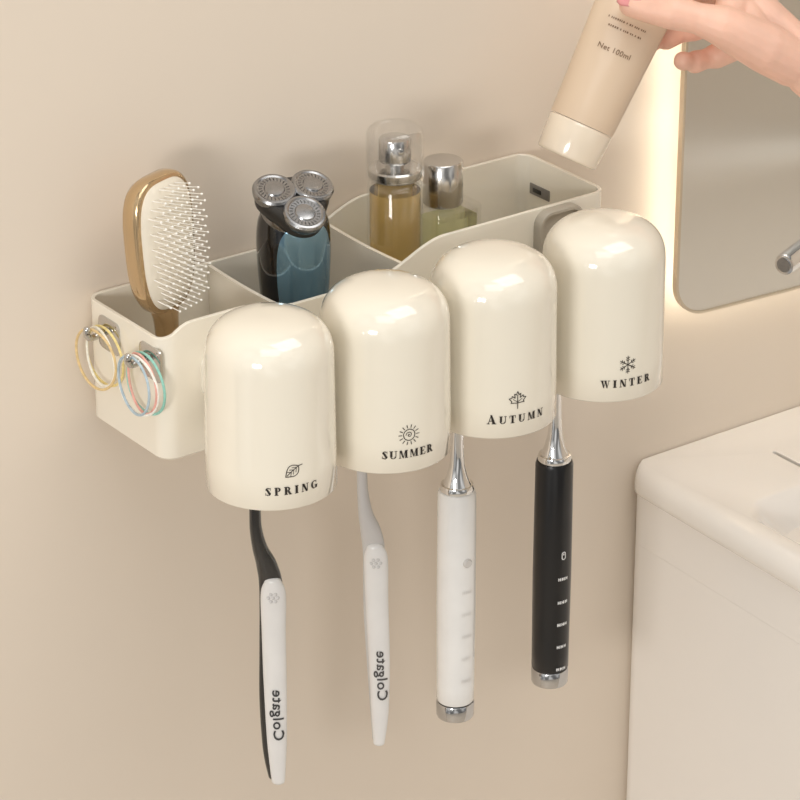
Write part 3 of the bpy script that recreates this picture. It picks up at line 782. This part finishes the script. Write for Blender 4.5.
bm = bmesh.new(); dc = ((BW.x+XB)/2, (BW.y-.41)/2)
lathe(bm, [(0, -.043), (.024, -.043), (.024, -.040), (.018, -.039), (0, -.0395)], zl(dc[0], dc[1], zt_), 32); part('drain', bm, mChrome, wb)
vc = thing('vanity_cabinet', 'pale lacquered vanity cabinet under the washbasin', 'cabinet', (cw.x+.37, -.23, -.85))
bm = bmesh.new(); q = slab(.0055)
loft(bm, [[p+V((0, 0, -.85)) for p in q], [p+V((0, 0, zt_-.0601)) for p in q]])
part('body', bm, mCabinet, vc)
for k in range(2):
    xa = fl.x+.03+k*.36; bm = bmesh.new(); box(bm, xa, xa+.34, YFr-.012, YFr+.007, -.80, zt_-.10, .003); d_ = part('door', bm, mCabinet, vc)
    bm = bmesh.new(); xh = xa+(.30 if k == 0 else .04); tube(bm, [V((xh, YFr-.011, -.35)), V((xh, YFr-.03, -.34)), V((xh, YFr-.03, -.26)), V((xh, YFr-.011, -.25))], .004); part('handle', bm, mSilver, d_)
# ------------------------------------------------------------------ faucet
tp = at(784, 265, 1, -.125)
fb = V((tp.x+.17, -.066, zt_+.0001))
fa = thing('faucet', 'chrome basin faucet at the right edge in front of the mirror', 'faucet', fb)
zf = fb.z
bm = bmesh.new(); lathe(bm, [(0, zf), (.017, zf), (.017, zf+.004), (.0145, zf+.007), (.014, tp.z-.01), (.0145, tp.z+.012), (.012, tp.z+.018), (0, tp.z+.02)], zl(fb.x, fb.y), 40); part('body', bm, mChrome, fa)
bm = bmesh.new(); e0 = V((fb.x, fb.y, tp.z+.010)); dd = (tp-e0).normalized()
lathe(bm, [(0, 0), (.0074, 0), (.0074, (tp-e0).length-.002), (.0068, (tp-e0).length), (0, (tp-e0).length)], frame_z(e0, dd), 32); sp_ = part('spout', bm, mChrome, fa)
bm = bmesh.new(); lathe(bm, [(0, 0), (.0050, 0), (.0050, .0012), (0, .0012)], frame_z(tp-dd*.0006, dd), 28); part('aerator', bm, mBrushed, sp_)
bm = bmesh.new(); tube(bm, [V((fb.x, fb.y, tp.z+.018)), V((fb.x, fb.y, tp.z+.035)), V((fb.x+.03, fb.y-.03, tp.z+.045))], .005); part('lever', bm, mChrome, fa)

# ------------------------------------------------------------------ light
def area(name, loc, target, sx, sy, e, col):
    l = bpy.data.lights.new(name, 'AREA'); l.shape = 'RECTANGLE'; l.size = sx; l.size_y = sy; l.energy = e; l.color = col
    o = bpy.data.objects.new(name, l); C.objects.link(o); o.location = loc
    o.rotation_euler = (V(target)-V(loc)).to_track_quat('-Z', 'Y').to_euler(); return o
ctr = V((.13, -.1, .05))
def sph(az, el, d): return ctr+V((-math.sin(rad(az))*math.cos(rad(el)), -math.cos(rad(az))*math.cos(rad(el)), math.sin(rad(el))))*d
area('window_light', sph(56, 9, 1.6), ctr, .36, .25, 8.6, (1, .985, .96))
area('soft_light', sph(34, 50, 2.0), ctr, 1.0, .8, 4.8, (1, .982, .95))
area('overhead_softbox', (.42, -.8, 1.6), (.25, -.05, 0), 1.1, .9, 9.8, (1, .978, .945))  # softbox added overhead for general light, not a fitted lamp
w = bpy.data.worlds.new('world'); SC.world = w; w.use_nodes = True
nt = w.node_tree; bg = nt.nodes['Background']; bg.inputs['Strength'].default_value = .56
tc = nt.nodes.new('ShaderNodeTexCoord'); dt = nt.nodes.new('ShaderNodeVectorMath'); dt.operation = 'DOT_PRODUCT'
dt.inputs[1].default_value = V((-.55, -.35, .75)).normalized()
nt.links.new(tc.outputs['Generated'], dt.inputs[0])
mrg = nt.nodes.new('ShaderNodeMapRange'); mrg.inputs['From Min'].default_value = -1; mrg.inputs['From Max'].default_value = 1
nt.links.new(dt.outputs['Value'], mrg.inputs['Value'])
cr = nt.nodes.new('ShaderNodeValToRGB')
cr.color_ramp.elements[0].position = .2; cr.color_ramp.elements[0].color = (.23, .22, .205, 1)
cr.color_ramp.elements[1].position = .85; cr.color_ramp.elements[1].color = (1.0, .983, .95, 1)
nt.links.new(mrg.outputs['Result'], cr.inputs['Fac'])
# made-up noise patches of light and dark, added so chrome reflects contrast
nz = nt.nodes.new('ShaderNodeTexNoise'); nz.inputs['Scale'].default_value = 2.2; nz.inputs['Detail'].default_value = 1
nt.links.new(tc.outputs['Generated'], nz.inputs['Vector'])
c2 = nt.nodes.new('ShaderNodeValToRGB'); c2.color_ramp.elements[0].position = .40; c2.color_ramp.elements[1].position = .60
c2.color_ramp.elements[0].color = (.40, .40, .40, 1); c2.color_ramp.elements[1].color = (1.5, 1.5, 1.5, 1)
nt.links.new(nz.outputs['Fac'], c2.inputs['Fac'])
mu = nt.nodes.new('ShaderNodeMix'); mu.data_type = 'RGBA'; mu.blend_type = 'MULTIPLY'; mu.inputs['Factor'].default_value = 1
nt.links.new(cr.outputs['Color'], mu.inputs['A']); nt.links.new(c2.outputs['Color'], mu.inputs['B'])
nt.links.new(mu.outputs['Result'], bg.inputs['Color'])
